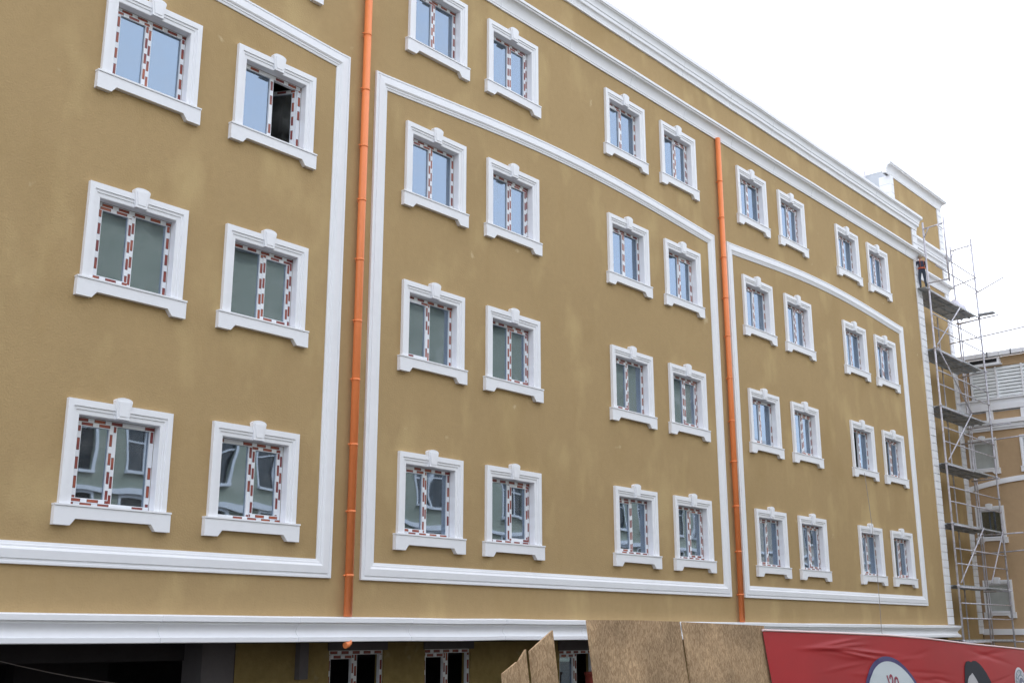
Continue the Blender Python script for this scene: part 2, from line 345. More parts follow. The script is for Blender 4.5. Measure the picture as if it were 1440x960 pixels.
# wall sheet with openings (grid cells left out), front at y=0, opening linings to y=0.30
def wall_with_holes(mb, x0, x1, z0, z1, holes, y=0.0, depth=0.30):
    xs = sorted({x0, x1, *[h[0] for h in holes], *[h[1] for h in holes]}); zs = sorted({z0, z1, *[h[2] for h in holes], *[h[3] for h in holes]})
    def inh(x, z): return any(h[0] < x < h[1] and h[2] < z < h[3] for h in holes)
    for a, b in zip(xs, xs[1:]):
        run = None
        for c, d in zip(zs, zs[1:]):
            if inh((a+b)/2, (c+d)/2):
                if run: mb.face([(a,y,run[0]),(b,y,run[0]),(b,y,run[1]),(a,y,run[1])]); run = None
            else: run = (run[0], d) if run else (c, d)
        if run: mb.face([(a,y,run[0]),(b,y,run[0]),(b,y,run[1]),(a,y,run[1])])
    for hx0, hx1, hz0, hz1 in holes:
        mb.face([(hx0,y,hz0),(hx0,y+depth,hz0),(hx0,y+depth,hz1),(hx0,y,hz1)]); mb.face([(hx1,y,hz1),(hx1,y+depth,hz1),(hx1,y+depth,hz0),(hx1,y,hz0)])
        mb.face([(hx0,y,hz1),(hx0,y+depth,hz1),(hx1,y+depth,hz1),(hx1,y,hz1)]); mb.face([(hx0,y,hz0),(hx1,y,hz0),(hx1,y+depth,hz0),(hx0,y+depth,hz0)])
holes = []
for c, r in wins:
    x, z = COLX[c], ROWZ[r]; holes.append((x+OX0-0.03, x+OX1+0.03, z+OZ0-0.05, z+OZ1+0.03))
wm = MB(); wall_with_holes(wm, XL, XE, ZB, 14.9, holes)
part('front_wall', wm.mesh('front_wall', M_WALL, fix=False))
YR = 1.05; XR = 45.30       # set-back wing at the far end
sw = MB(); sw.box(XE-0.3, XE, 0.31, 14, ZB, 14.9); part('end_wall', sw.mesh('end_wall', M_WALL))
rw = MB(); rw.box(XE+0.002, XR, YR, YR+0.3, -3.7, 14.89); rw.box(40.22, XR, YR, YR+0.3, 14.89, 17.45); rw.box(XR-0.3, XR-0.002, YR+0.302, 14, -3.7, 17.45); pass
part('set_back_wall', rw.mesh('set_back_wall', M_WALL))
fl = MB(); fl.box(40.205, 40.219, YR+0.005, 9, 14.92, 17.4); fl.box(40.20, 40.52, YR+0.302, 9, 17.402, 17.46); part('roof_block_flank', fl.mesh('roof_block_flank', mat('pale_grey_sheet', (0.50, 0.53, 0.57), 0.6, 0.3, var=0.08, vscale=1.2)))
rf = MB(); rf.box(XL, XE-0.31, 0.02, 14, 14.6, 14.88); rf.box(40.52, XR-0.32, YR+0.32, 9, 17.2, 17.42); rf.box(XL, XE-0.01, 13.7, 14, ZB, 14.59); rf.box(XL-0.25, XL-0.002, 0.0, 14, ZB, 14.88)
part('roof', rf.mesh('roof', M_ROOF))
it = MB()
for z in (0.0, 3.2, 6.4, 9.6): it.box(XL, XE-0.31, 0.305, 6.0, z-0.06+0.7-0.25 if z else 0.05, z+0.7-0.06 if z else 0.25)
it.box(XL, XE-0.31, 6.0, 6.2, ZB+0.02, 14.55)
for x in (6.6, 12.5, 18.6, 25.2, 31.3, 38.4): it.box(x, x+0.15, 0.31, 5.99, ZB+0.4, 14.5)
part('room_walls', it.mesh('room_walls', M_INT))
# underside and recessed ground floor
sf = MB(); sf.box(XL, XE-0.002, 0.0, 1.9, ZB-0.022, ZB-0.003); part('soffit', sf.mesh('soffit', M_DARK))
YG = 1.5
gholes = [(13.50, 14.82, -2.0, -0.27), (15.88, 17.18, -2.0, -0.27), (20.02, 21.30, -2.0, -0.34), (22.4, 23.7, -2.0, -0.34), (26.3, 27.6, -2, -0.34), (28.6, 29.9, -2, -0.34), (32.5, 33.8, -2, -0.34), (34.8, 36.1, -2, -0.34)]
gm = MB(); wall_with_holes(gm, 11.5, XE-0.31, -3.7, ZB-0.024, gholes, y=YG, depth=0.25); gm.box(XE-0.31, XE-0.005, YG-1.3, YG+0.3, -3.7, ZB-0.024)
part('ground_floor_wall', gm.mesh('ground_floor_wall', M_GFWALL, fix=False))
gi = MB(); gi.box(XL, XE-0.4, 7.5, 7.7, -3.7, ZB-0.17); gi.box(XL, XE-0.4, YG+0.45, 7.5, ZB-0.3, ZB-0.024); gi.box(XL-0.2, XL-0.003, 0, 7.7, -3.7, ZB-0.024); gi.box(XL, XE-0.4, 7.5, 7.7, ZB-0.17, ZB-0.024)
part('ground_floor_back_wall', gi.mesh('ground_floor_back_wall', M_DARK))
for x0, x1, y0, y1 in ((10.83, 11.45, 1.45, 2.0), (4.2, 4.9, 1.45, 2.0), (9.2, 10.9, 4.4, 4.7), (6.3, 7.0, 1.45, 2.0)):
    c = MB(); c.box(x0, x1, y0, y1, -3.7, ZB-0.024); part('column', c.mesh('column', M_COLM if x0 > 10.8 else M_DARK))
c = MB(); c.box(12.74, 12.93, YG-0.13, YG-0.003, -0.74, ZB-0.024); part('duct', c.mesh('duct', M_COLM))

# ---- cornices: profile (out, z) run along x with mitred returns at the right-hand end
def cornice(name, prof, x0, x1, yf, ret=1.0, mat_=M_WHITE, left_ret=None):
    mb = MB()
    path = []; rg = random.Random(len(name))
    if left_ret: path += [((x0, yf+left_ret, 0), (-1,0,0), (0,0,1)), ((x0, yf, 0), (-1,-1,0), (0,0,1))]
    else: path += [((x0, yf, 0), (0,-1,0), (0,0,1))]
    nn = int((x1-x0)/1.2)
    for k in range(1, nn):
        xj = x0+(x1-x0)*k/nn; zj = rg.uniform(-.006, .006); oj = -1 - rg.uniform(-.03, .03)
        if k % 2 or abs(x1-x0) < 8: path.append(((xj, yf, zj), (0, oj, 0), (0, 0, 1)))
        else:      # butt joint between two lengths, filled a little short
            path += [((xj-0.008, yf, zj), (0, oj, 0), (0, 0, 1)), ((xj, yf+0.012, zj), (0, oj, 0), (0, 0, 1)), ((xj+0.008, yf, zj+rg.uniform(-.004, .004)), (0, oj, 0), (0, 0, 1))]
    if ret: path += [((x1, yf, 0), (1,-1,0), (0,0,1)), ((x1, yf+ret, 0), (1,0,0), (0,0,1))]
    else: path += [((x1, yf, 0), (0,-1,0), (0,0,1))]
    mb.sweep(path, prof)
    return part(name, mb.mesh(name, mat_))
def ogee(z0, z1, p):
    h = z1 - z0
    pts = [(-0.002, z0), (0.035, z0), (0.035, z0+0.10*h)]
    for k in range(9):
        a = k/8*math.pi/2
        pts.append((0.045 + (p-0.085)*(1-math.cos(a)), z0+0.12*h + 0.58*h*math.sin(a)))
    pts += [(p-0.03, z0+0.72*h), (p-0.03, z0+0.80*h), (p, z0+0.82*h), (p, z1-0.01), (p-0.01, z1), (-0.002, z1+0.015)]
    return pts
cornice('string_cornice', ogee(13.20, 13.60, 0.21), XL, XE, 0, 1.04)
par = [(-0.002, 14.45), (0.05, 14.45), (0.05, 14.50)]
par += [(0.055+0.05*(1-math.cos(k/6*math.pi/2)), 14.505+0.10*math.sin(k/6*math.pi/2)) for k in range(7)]
par += [(0.12, 14.62), (0.12, 14.70), (0.135, 14.71)]
par += [(0.14+0.07*(1-math.cos(k/6*math.pi/2)), 14.72+0.15*math.sin(k/6*math.pi/2)) for k in range(7)]
par += [(0.215, 14.89), (0.24, 14.90), (0.24, 15.0), (0.0, 15.03), (-0.35, 15.03), (-0.35, 14.88)]
cornice('parapet_cornice', par, XL, XE, 0, 1.04)
lo = [(-0.002, 0.29), (0.20, 0.275), (0.21, 0.265), (0.21, 0.195), (0.17, 0.185), (0.17, 0.155)]
lo += [(0.165-0.075*math.sin(k/8*math.pi/2), 0.15-0.17*(1-math.cos(k/8*math.pi/2))) for k in range(9)][:0]
lo += [(0.16-0.06*math.sin(k/10*math.pi), 0.15-0.17*k/10) for k in range(11)]
lo += [(0.18, -0.03), (0.18, -0.095), (0.17, -0.105), (-0.002, -0.108)]
cornice('base_cornice', lo, XL, XE, 0, 1.04)
cornice('set_back_string_cornice', ogee(13.48, 13.88, 0.21), XE+0.22, XR, YR, 1.0)
par2 = [(a, z+0.13) for a, z in par[:-3]] + [(-0.002, 15.15)]
cornice('set_back_parapet_cornice', par2, XE+0.25, XR, YR, 1.0)
cornice('roof_block_cornice', [(a, z-13.2+17.18) for a, z in ogee(13.20, 13.66, 0.25)][:-1] + [(0, 17.66), (-0.12, 17.66), (-0.12, 17.2)], 39.80, XR, YR, 5)

# ---- large framed panels with a shallow arch in the middle of the top
def panel(x0, x1, z0, z1, rise):
    pts = [(x0, z0), (x1, z0), (x1, z1)]
    n = 24
    xa, xb = x1 - 0.2, x0 + 0.2
    for k in range(n+1):
        t = k/n; x = xa + (xb-xa)*t
        s = math.sin(math.pi*t); pts.append((x, z1 + rise*(s**1.1)))
    pts.append((x0, z1))
    N = len(pts); path = []
    for k in range(N):
        p = Vector((pts[k][0], pts[k][1])); a = Vector(pts[k-1]); b = Vector(pts[(k+1) % N])
        d1 = (p-a).normalized(); d2 = (b-p).normalized()
        n1 = Vector((-d1.y, d1.x)); n2 = Vector((-d2.y, d2.x)); m = (n1+n2).normalized(); m = m / max(0.3, m.dot(n1))
        path.append(((p.x, 0, p.y), (m.x, 0, m.y), (0, -1, 0)))
    prof = [(0, -0.002), (0, 0.044), (0.006, 0.05), (0.036, 0.05), (0.040, 0.038), (0.072, 0.040), (0.078, 0.056), (0.19, 0.064), (0.215, 0.05), (0.222, 0.04), (0.252, 0.038), (0.258, 0.028), (0.298, 0.02), (0.30, -0.002)]
    mb = MB(); mb.sweep(path, prof, closed_path=True)
    part('panel_moulding', mb.mesh('panel_moulding', M_WHITE))
panel(0.11, 12.18, 0.895, 10.30, 0.26); panel(12.825, 24.905, 0.89, 10.30, 0.27); panel(25.545, 37.34, 0.89, 10.31, 0.25)

# ---- corner quoins, block by block
def quoins(x0, x1, yf, z0, z1, bh, side=None, ylen=0.4):
    n = max(1, round((z1-z0)/bh)); bh = (z1-z0)/n
    mb = MB(); mb.bevbox(x0, x1, yf-0.045, yf+0.002, 0.004, bh-0.008, 0.012)
    if side == 'left': mb.bevbox(x0-0.0, x0+0.04, yf, yf+0.001, 0, 0.001)
    me = mb.mesh('quoin_block', M_WHITE)
    for k in range(n):
        o = part('quoin_block', me); o.location = Vector((random.uniform(-0.004, 0.004), random.uniform(-0.004, 0.003), z0+k*bh)) - BASE
quoins(39.0, XE+0.03, 0, 0.31, 13.18, 0.27)
quoins(39.05, XE+0.03, 0, 13.63, 14.44, 0.27)
quoins(XR-0.42, XR+0.03, YR, 0.0, 13.46, 0.27)
quoins(XR-0.42, XR+0.03, YR, 13.91, 14.57, 0.22)
quoins(XR-0.42, XR+0.03, YR, 15.17, 17.16, 0.28)
q1 = MB(); q1.bevbox(0, 0.24, -0.045, 0.002, 0.004, 0.35, 0.012); q1.box(-0.05, 0.0, -0.04, 0.42, 0.006, 0.348)
qm = q1.mesh('quoin_block', M_WHITE)
for k in range(7):
    o = part('quoin_block', qm); o.location = Vector((40.2, YR, 14.72+0.353*k)) - BASE
# small roof rod on the block's flank
rd = MB(); rd.tube((40.16, 2.0, 16.6), (40.10, 2.0, 17.66), 0.03); part('roof_rod', rd.mesh('roof_rod', M_STEEL))

# ---- windows
def surround_mesh(W, H, JW, TW, SILL):
    prof = [(0, -0.002), (0, 0.058), (0.008, 0.066), (0.45, 0.068), (0.49, 0.05), (0.66, 0.05), (0.70, 0.036), (0.955, 0.034), (1.0, 0.028), (1.0, -0.11)]
    mb = MB()
    zb = -(H - SILL)
    path = [((0, 0, zb), (1, 0, 0), (0,-1,0)), ((0, 0, 0), (1, 0, -TW/JW), (0,-1,0)), ((W, 0, 0), (-1, 0, -TW/JW), (0,-1,0)), ((W, 0, zb), (-1, 0, 0), (0,-1,0))]
    pr = [(a*JW, b) for a, b in prof]
    mb.sweep(path, pr)
    return mb.mesh('window_surround', M_WHITE)
def sill_mesh(W, H, E_, SILL):
    zt, zb = -(H-SILL), -H; x0, x1 = -E_, W+E_
    mb = MB()
    c, f, s = 0.095, 0.235, 0.075
    mb.prism([(x0, zb), (x0+f, zb), (x0+f+s, zb+c), (x1-f-s, zb+c), (x1-f, zb), (x1, zb), (x1, zt-0.03), (x0, zt-0.03)], -0.085, 0.0)
    mb.prism([(x0-0.006, zt-0.026), (x1+0.006, zt-0.026), (x1+0.006, zt), (x0-0.006, zt)], -0.098, 0.0)
    mb.box(JW_+0.0, W-JW_, 0.001, 0.115, zt-0.04, zt-0.003)
    return mb.mesh('sill', M_WHITE)
def keystone_mesh(W, TW):
    cx = W/2; mb = MB()
    top = [(cx + 0.130*math.cos(a), 0.060 + 0.048*math.sin(a)) for a in [k/8*math.pi for k in range(9)]]
    mb.prism([(cx-0.088, -TW+0.01), (cx+0.088, -TW+0.01)] + top, -0.088, 0.0)
    mb.prism([(cx-0.062, -TW+0.045), (cx+0.062, -TW+0.045), (cx+0.092, 0.05), (cx-0.092, 0.05)], -0.100, -0.087)
    mb.prism([(cx-0.098, -TW+0.003), (cx+0.098, -TW+0.003), (cx+0.098, -TW+0.026), (cx-0.098, -TW+0.026)], -0.094, 0.0)
    return mb.mesh('keystone', M_WHITE)
FW, SW_ = 0.070, 0.062
def frame_mesh(x0, x1, z0, z1, m, plain=False):
    mb = MB(); y0, y1 = 0.115, 0.18
    mb.bar('x', x0, x1, z1-FW, z1, y0, y1, 0.0)
    mb.bar('x', x0, x1, z0, z0+FW, y0, y1, 0.11)
    mb.bar('z', z0+FW, z1-FW, x0, x0+FW, y0, y1, 0.05)
    mb.bar('z', z0+FW, z1-FW, x1-FW, x1, y0, y1, 0.17)
    mb.bar('z', z0+FW, z1-FW, m-FW/2, m+FW/2, y0, y1, 0.09)
    return mb.mesh('window_frame', M_TAPE)
def sash_mesh(x0, x1, z0, z1, ox=0.0):
    mb = MB(); y0, y1 = 0.105, 0.165
    mb.bar('x', x0-ox, x1-ox, z1-SW_, z1, y0, y1, 0.2)
    mb.bar('x', x0-ox, x1-ox, z0, z0+SW_, y0, y1, 0.02)
    mb.bar('z', z0+SW_, z1-SW_, x0-ox, x0+SW_-ox, y0, y1, 0.13)
    mb.bar('z', z0+SW_, z1-SW_, x1-SW_-ox, x1-ox, y0, y1, 0.03)
    return mb.mesh('sash', M_TAPE)
def pane_mesh(x0, x1, z0, z1, y=0.145):
    mb = MB(); mb.box(x0, x1, y, y+0.006, z0, z1)
    return mb.mesh('pane', M_GLASS)
JW_ = JW
S_ME = surround_mesh(W, H, JW, TW, SILL); SI_ME = sill_mesh(W, H, E_, SILL); K_ME = keystone_mesh(W, TW)
MID = W/2
F_ME = frame_mesh(OX0+0.004, OX1-0.004, OZ0-0.004, OZ1-0.004, MID)
L0, L1 = OX0+0.004+FW, MID-FW/2; R0, R1 = MID+FW/2, OX1-0.004-FW
Z0, Z1 = OZ0-0.004+FW, OZ1-0.004-FW
SASH = {'L': sash_mesh(L0-0.012, L1+0.012, Z0-0.012, Z1+0.012), 'R': sash_mesh(R0-0.012, R1+0.012, Z0-0.012, Z1+0.012)}
PANE = {'Lf': pane_mesh(L0-0.006, L1+0.006, Z0-0.006, Z1+0.006), 'Rf': pane_mesh(R0-0.006, R1+0.006, Z0-0.006, Z1+0.006),
        'Ls': pane_mesh(L0+SW_-0.018, L1-SW_+0.018, Z0+SW_-0.018, Z1-SW_+0.018, 0.138), 'Rs': pane_mesh(R0+SW_-0.018, R1-SW_+0.018, Z0+SW_-0.018, Z1-SW_+0.018, 0.138)}
SIDE = {'A3': 'L', 'A4': 'R', 'B1': 'L', 'B2': 'R', 'B3': 'L', 'B4': 'R', 'C1': 'L', 'C2': 'R', 'C3': 'L', 'C4': 'R'}
def hinge_parts(side, ang):
    """opened sash: frame and pane rebuilt about the hinge line and turned into the room"""
    if side == 'R': x0, x1, hx = R0-0.012, R1+0.012, R1+0.012
    else: x0, x1, hx = L0-0.012, L1+0.012, L0-0.012
    sm = sash_mesh(x0, x1, Z0-0.012, Z1+0.012, hx); pm = pane_mesh(x0+SW_-0.006-hx, x1-SW_+0.006-hx, Z0+SW_-0.018, Z1-SW_+0.018, 0.138)
    T = Matrix.Translation((0, 0.165, 0)) @ Matrix.Rotation(ang, 4, 'Z') @ Matrix.Translation((0, -0.165, 0))
    sm.transform(T); pm.transform(T)
    return sm, pm, hx
for c, r in wins:
    x, z = COLX[c], ROWZ[r]; sd_ = SIDE[c]
    lab = None
    opened = None
    if (c, r) == ('A4', 3): opened = ('R', R(-62)); lab = 'window with its right sash swung open into a dark room'
    if (c, r) == ('C3', 2): opened = ('L', R(84)); lab = 'window with its left sash opened, a dark gap showing'
    wo_ = put('window', S_ME, bld, Vector((x, 0, z)) - BASE, 0, lab)
    put('sill', SI_ME, wo_); put('keystone', K_ME, wo_); put('window_frame', F_ME, wo_)
    fixed = 'R' if sd_ == 'L' else 'L'
    put('pane', PANE[fixed+'f'], wo_)
    if opened:
        sm, pm, hx = hinge_parts(*opened)
        put('sash', sm, wo_, (hx, 0, 0)); put('pane', pm, wo_, (hx, 0, 0))
    else:
        put('sash', SASH[sd_], wo_); put('pane', PANE[sd_+'s'], wo_)
for hx0, hx1, hz0, hz1 in gholes:
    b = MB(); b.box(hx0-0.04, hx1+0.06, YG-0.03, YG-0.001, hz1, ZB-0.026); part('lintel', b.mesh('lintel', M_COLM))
# ground-floor windows, taped frames in the recessed wall
for hx0, hx1, hz0, hz1 in gholes:
    fm = MB(); y0, y1 = 0.05, 0.12; fx = 0.075
    w_ = hx1-hx0; h_ = hz1-hz0; m_ = w_*0.5
    fm.bar('x', 0, w_, h_-fx, h_, y0, y1); fm.bar('z', 0, h_-fx, 0, fx, y0, y1); fm.bar('z', 0, h_-fx, w_-fx, w_, y0, y1); fm.bar('z', 0, h_-fx, m_-fx*0.5, m_+fx*0.5, y0, y1, 0.1)
    fm.bar('z', 0, h_-fx-0.002, m_-fx*1.4, m_-fx*0.6, y0-0.01, y1-0.012, 0.05); fm.bar('x', fx, m_-fx*1.4, h_-2.0*fx, h_-fx-0.002, y0-0.01, y1-0.012)
    wf = put('ground_floor_window', fm.mesh('ground_floor_window', M_TAPE), bld, Vector((hx0, YG, hz0)) - BASE)
    if hx0 > 19: put('pane', MB().box(fx, m_-fx*1.4, 0.09, 0.096, 0, h_-2*fx).mesh('pane', M_GLASS), wf)

# ---- downpipes with their couplings
def downpipe(x, ztop, elbow):
    r = 0.071; y = -0.10
    mb = MB(); mb.tube((x, y, 0.29), (x, y, ztop), r, 16)
    dp = part('downpipe', mb.mesh('downpipe', M_PIPE))
    cm = MB(); cm.tube((x, y, -0.02), (x, y, 0.02), r+0.0045, 16); cm.box(x-0.02, x+0.02, y+r, 0.0, -0.02, 0.02)
    cm.tube((x-r-0.012, y, 0.0), (x-r-0.05, y, 0.0), 0.012, 6)
    cme = cm.mesh('coupling', M_PIPE)
    z = 0.95; k = 0
    while z < ztop - 0.2:
        put('coupling', cme, dp, (0, 0, z)); z += 1.13 if k % 3 else 1.05; k += 1
    em = MB(); em.pipe([(x+0.02, -0.13, -0.09), (x+0.01, -0.14, -0.125), (x-0.03, -0.15, -0.155), (x-0.09, -0.16, -0.165)], r*0.72, 14)
    put('elbow', em.mesh('elbow', M_PIPE), dp)
downpipe(12.52, 13.2, True); downpipe(25.24, 13.2, True)

# ------------------------------------------------------------------ neighbouring wing (faces left)
NB = Vector((XR+4, -4, -3.7))
nb = thing('neighbouring_building', 'lower brown building with glazed top floor standing behind the scaffold', 'building', NB)
def npart(name, me, parent=nb, loc=None, rz=0): return put(name, me, parent, (-NB) if loc is None else loc, rz)
YN0, YN1 = YR-0.01, -16.0
def rotmesh(fn):   # build in (s along wall from the corner toward the street, out, z) then map to world on the plane x = XR+0.02
    return fn
PX = XR + 0.035
def nbx(mb, s0, s1, o0, o1, z0, z1):   # s: distance from corner toward the street; o: outwards (towards -x)
    mb.box(PX-o1, PX-o0, YN0-s1, YN0-s0, z0, z1); return mb
nw_rows = {3: 7.45, 2: 4.80, 1: 2.0}
nW, nH = 1.08, 1.42
ncols = [(0.17, (1, 2, 3)), (2.13, (3,))]
wm = MB()
hl = []
for s0, rows in ncols:
    for r in rows: hl.append((s0+0.11, s0+nW-0.11, nw_rows[r]-nH+0.2, nw_rows[r]-0.13))
tmp = MB(); wall_with_holes(tmp, 0.0, 5.2, -3.7, 8.45, hl, y=0.0, depth=0.25)
def to_nb(v): return (PX + v[1], YN0 - v[0], v[2])
tmp.v = [to_nb(v) for v in tmp.v]
npart('side_wall', tmp.mesh('side_wall', M_WALL2, fix=False))
b = MB(); b.box(PX+0.26, PX+9, YN0-5.19, YN0+5, -3.7, 8.44); b.box(PX+0.5, PX+9, YN0-5.19, YN0+5, 8.46, 10.6); npart('building_core', b.mesh('building_core', M_DARK))
b = MB(); nbx(b, 0, 5.2, -0.3, 0.0, 10.25, 10.62); nbx(b, 0.0, 0.45, -0.3, -0.001, 8.95, 10.25); npart('upper_wall', b.mesh('upper_wall', M_WALL2))
b = MB(); nbx(b, 0.0, 5.2, -0.45, -0.1, 8.451, 8.94); npart('upper_sill_wall', b.mesh('upper_sill_wall', M_WHITE))
b = MB(); nbx(b, 0, 5.2, -0.1, 0.10, 8.52, 8.72); nbx(b, 0, 5.2, -0.1, 0.05, 8.72, 8.93); nbx(b, 0, 5.2, -0.1, 0.14, 8.93, 8.99); npart('sill_cornice', b.mesh('sill_cornice', M_WHITE))
b = MB(); nbx(b, 0, 5.2, -0.01, 0.08, 7.72, 7.80); nbx(b, 0, 5.2, -0.01, 0.13, 7.803, 7.95); nbx(b, 0, 5.2, -0.01, 0.22, 7.953, 8.12); npart('cornice', b.mesh('cornice', M_WHITE))
for k in range(4):
    b = MB(); nbx(b, 1.0+k*1.3, 1.25+k*1.3, -0.01, 0.09, 8.13, 8.50); npart('bracket', b.mesh('bracket', M_WHITE))
b = MB(); nbx(b, 0, 5.2, -0.01, 0.08, -0.03, 0.19); npart('band', b.mesh('band', M_WHITE))
M_BLIND = mat('cream_louvre', (0.80, 0.83, 0.84), 0.4, 0.5, var=0.08, vscale=2.0)
b = MB(); nbx(b, 0.45, 5.2, -0.42, -0.30, 8.95, 10.25); npart('glazing_backing', b.mesh('glazing_backing', mat('pale_curtain', (0.50, 0.56, 0.58), 0.7, 0.2, var=0.2, vscale=1.0)))
for k in range(9):
    b = MB(); z = 9.03 + k*0.135
    i = len(b.v); s0, s1 = 0.5, 5.2
    for s in (s0, s1):
        for o, zz in ((0.0, z), (0.02, z), (-0.03, z+0.128), (-0.05, z+0.128)): b.v.append((PX-o, YN0-s, zz))
    b.f += [(0,1,5,4), (1,2,6,5), (2,3,7,6), (3,0,4,7), (0,3,2,1), (4,5,6,7)]
    npart('louvre_slat', b.mesh('louvre_slat', M_BLIND))
for k in range(5):
    b = MB(); s = 0.5+k*0.98; nbx(b, s, s+0.07, -0.1, 0.05, 8.99, 10.249); npart('glazing_post', b.mesh('glazing_post', M_PVC))
for k in range(4):
    b = MB(); s = 0.572+k*0.98; nbx(b, s, s+0.906, -0.19, -0.184, 8.99, 10.249); npart('pane', b.mesh('pane', M_GLASS))
for k in range(6):
    b = MB(); s = 0.0+k*0.9; nbx(b, s, s+0.885, -0.02, 0.30, 10.63, 10.80); b2 = npart('gutter_length', b.mesh('gutter_length', M_WHITE))
    b = MB(); nbx(b, s+0.43, s+0.46, 0.302, 0.32, 10.60, 10.83); nbx(b, s+0.43, s+0.46, -0.02, 0.32, 10.802, 10.825); npart('gutter_clip', b.mesh('gutter_clip', M_BLACK))
b = MB(); nbx(b, 0.55, 1.75, 0.003, 0.20, 10.36, 10.56); nbx(b, 0.5, 1.8, 0.003, 0.23, 10.30, 10.355); npart('ac_box', b.mesh('ac_box', M_WHITE))  # air-conditioning box under the eave, gives no light
b = MB(); nbx(b, 0.62, 1.66, 0.201, 0.21, 10.40, 10.54); npart('ac_box_front', b.mesh('ac_box_front', M_BLACK))
# arched moulding above the middle row
b = MB(); path = []
for k in range(21):
    s = 0.0 + 5.2*k/20; z = 5.30 + 0.42*math.sin(math.pi*(0.04+0.92*k/20))**0.8
    path.append(((PX, YN0-s, z), (-1, 0, 0), (0, 0, 1)))
b.sweep(path, [(-0.002, 0), (0.07, 0), (0.07, 0.12), (0.04, 0.125), (0.04, 0.2), (-0.002, 0.2)]); npart('arch_moulding', b.mesh('arch_moulding', M_WHITE))
JW_ = 0.12
nS = surround_mesh(nW, nH, 0.12, 0.14, 0.22); nSI = sill_mesh(nW, nH, 0.05, 0.22); nK = keystone_mesh(nW, 0.14)
fm = MB(); ax0, ax1, az0, az1 = 0.122, nW-0.122, -(nH-0.22)-0.003, -0.142
fm.box(ax0, ax1, 0.10, 0.16, az1-0.05, az1); fm.box(ax0, ax1, 0.10, 0.16, az0, az0+0.05); fm.box(ax0, ax0+0.05, 0.10, 0.16, az0+0.05, az1-0.05); fm.box(ax1-0.05, ax1, 0.10, 0.16, az0+0.05, az1-0.05)
nF = fm.mesh('window_frame', M_PVC)
nP = pane_mesh(ax0+0.048, ax1-0.048, az0+0.048, az1-0.048, 0.13)
M_SHEET = mat('masking_sheet', (0.42, 0.44, 0.42), 0.6, 0.3, var=0.12, vscale=2.5)
nC = MB().box(ax0+0.048, ax1-0.048, 0.118, 0.126, az0+0.048, az1-0.048).mesh('masking_sheet', M_SHEET)
for s0, rows in ncols:
    for r in rows:
        wo_ = npart('window', nS, nb, Vector((PX, YN0-s0, nw_rows[r])) - NB, R(-90))
        put('sill', nSI, wo_); put('keystone', nK, wo_); put('window_frame', nF, wo_); put('pane', nP, wo_)
        if r != 2: put('masking_sheet', nC, wo_)

# ------------------------------------------------------------------ scaffold
SB = Vector((41.8, 0.1, -3.7))
sc = thing('scaffold', 'grey tube scaffold tower with steel decks at the far end of the facade', 'scaffold', SB)
def spart(name, mb, m=M_STEEL): return put(name, mb.mesh(name, m), sc, -SB)
YF, YB = -0.40, 0.52
DECKS = [12.15, 9.97, 7.88, 5.84, 3.76, 1.66, -0.15]
def post(x, y, z0, z1, r=0.035, xt=None):
    b = MB(); b.tube((x, y, z0), (x if xt is None else xt, y, z1), r, 8)
    for z in DECKS:
        if z0 < z-0.2 and z+0.1 < z1:
            b.tube((x, y, z-0.12), (x, y, z-0.04), r+0.016, 8)
    return spart('post', b)
post(39.2, YF, -3.7, 14.6); post(44.30, YF, -3.7, 15.35)
post(44.55, YB, -3.7, 15.3); post(42.58, 0.62, -3.7, 11.9, 0.028); post(44.95, YB+0.05, -3.7, 12.1, 0.026)
post(38.72, -1.32, 12.05, 14.45)
def tube(name, p, q, r=0.026): b = MB(); b.tube(p, q, r, 8); return spart(name, b)
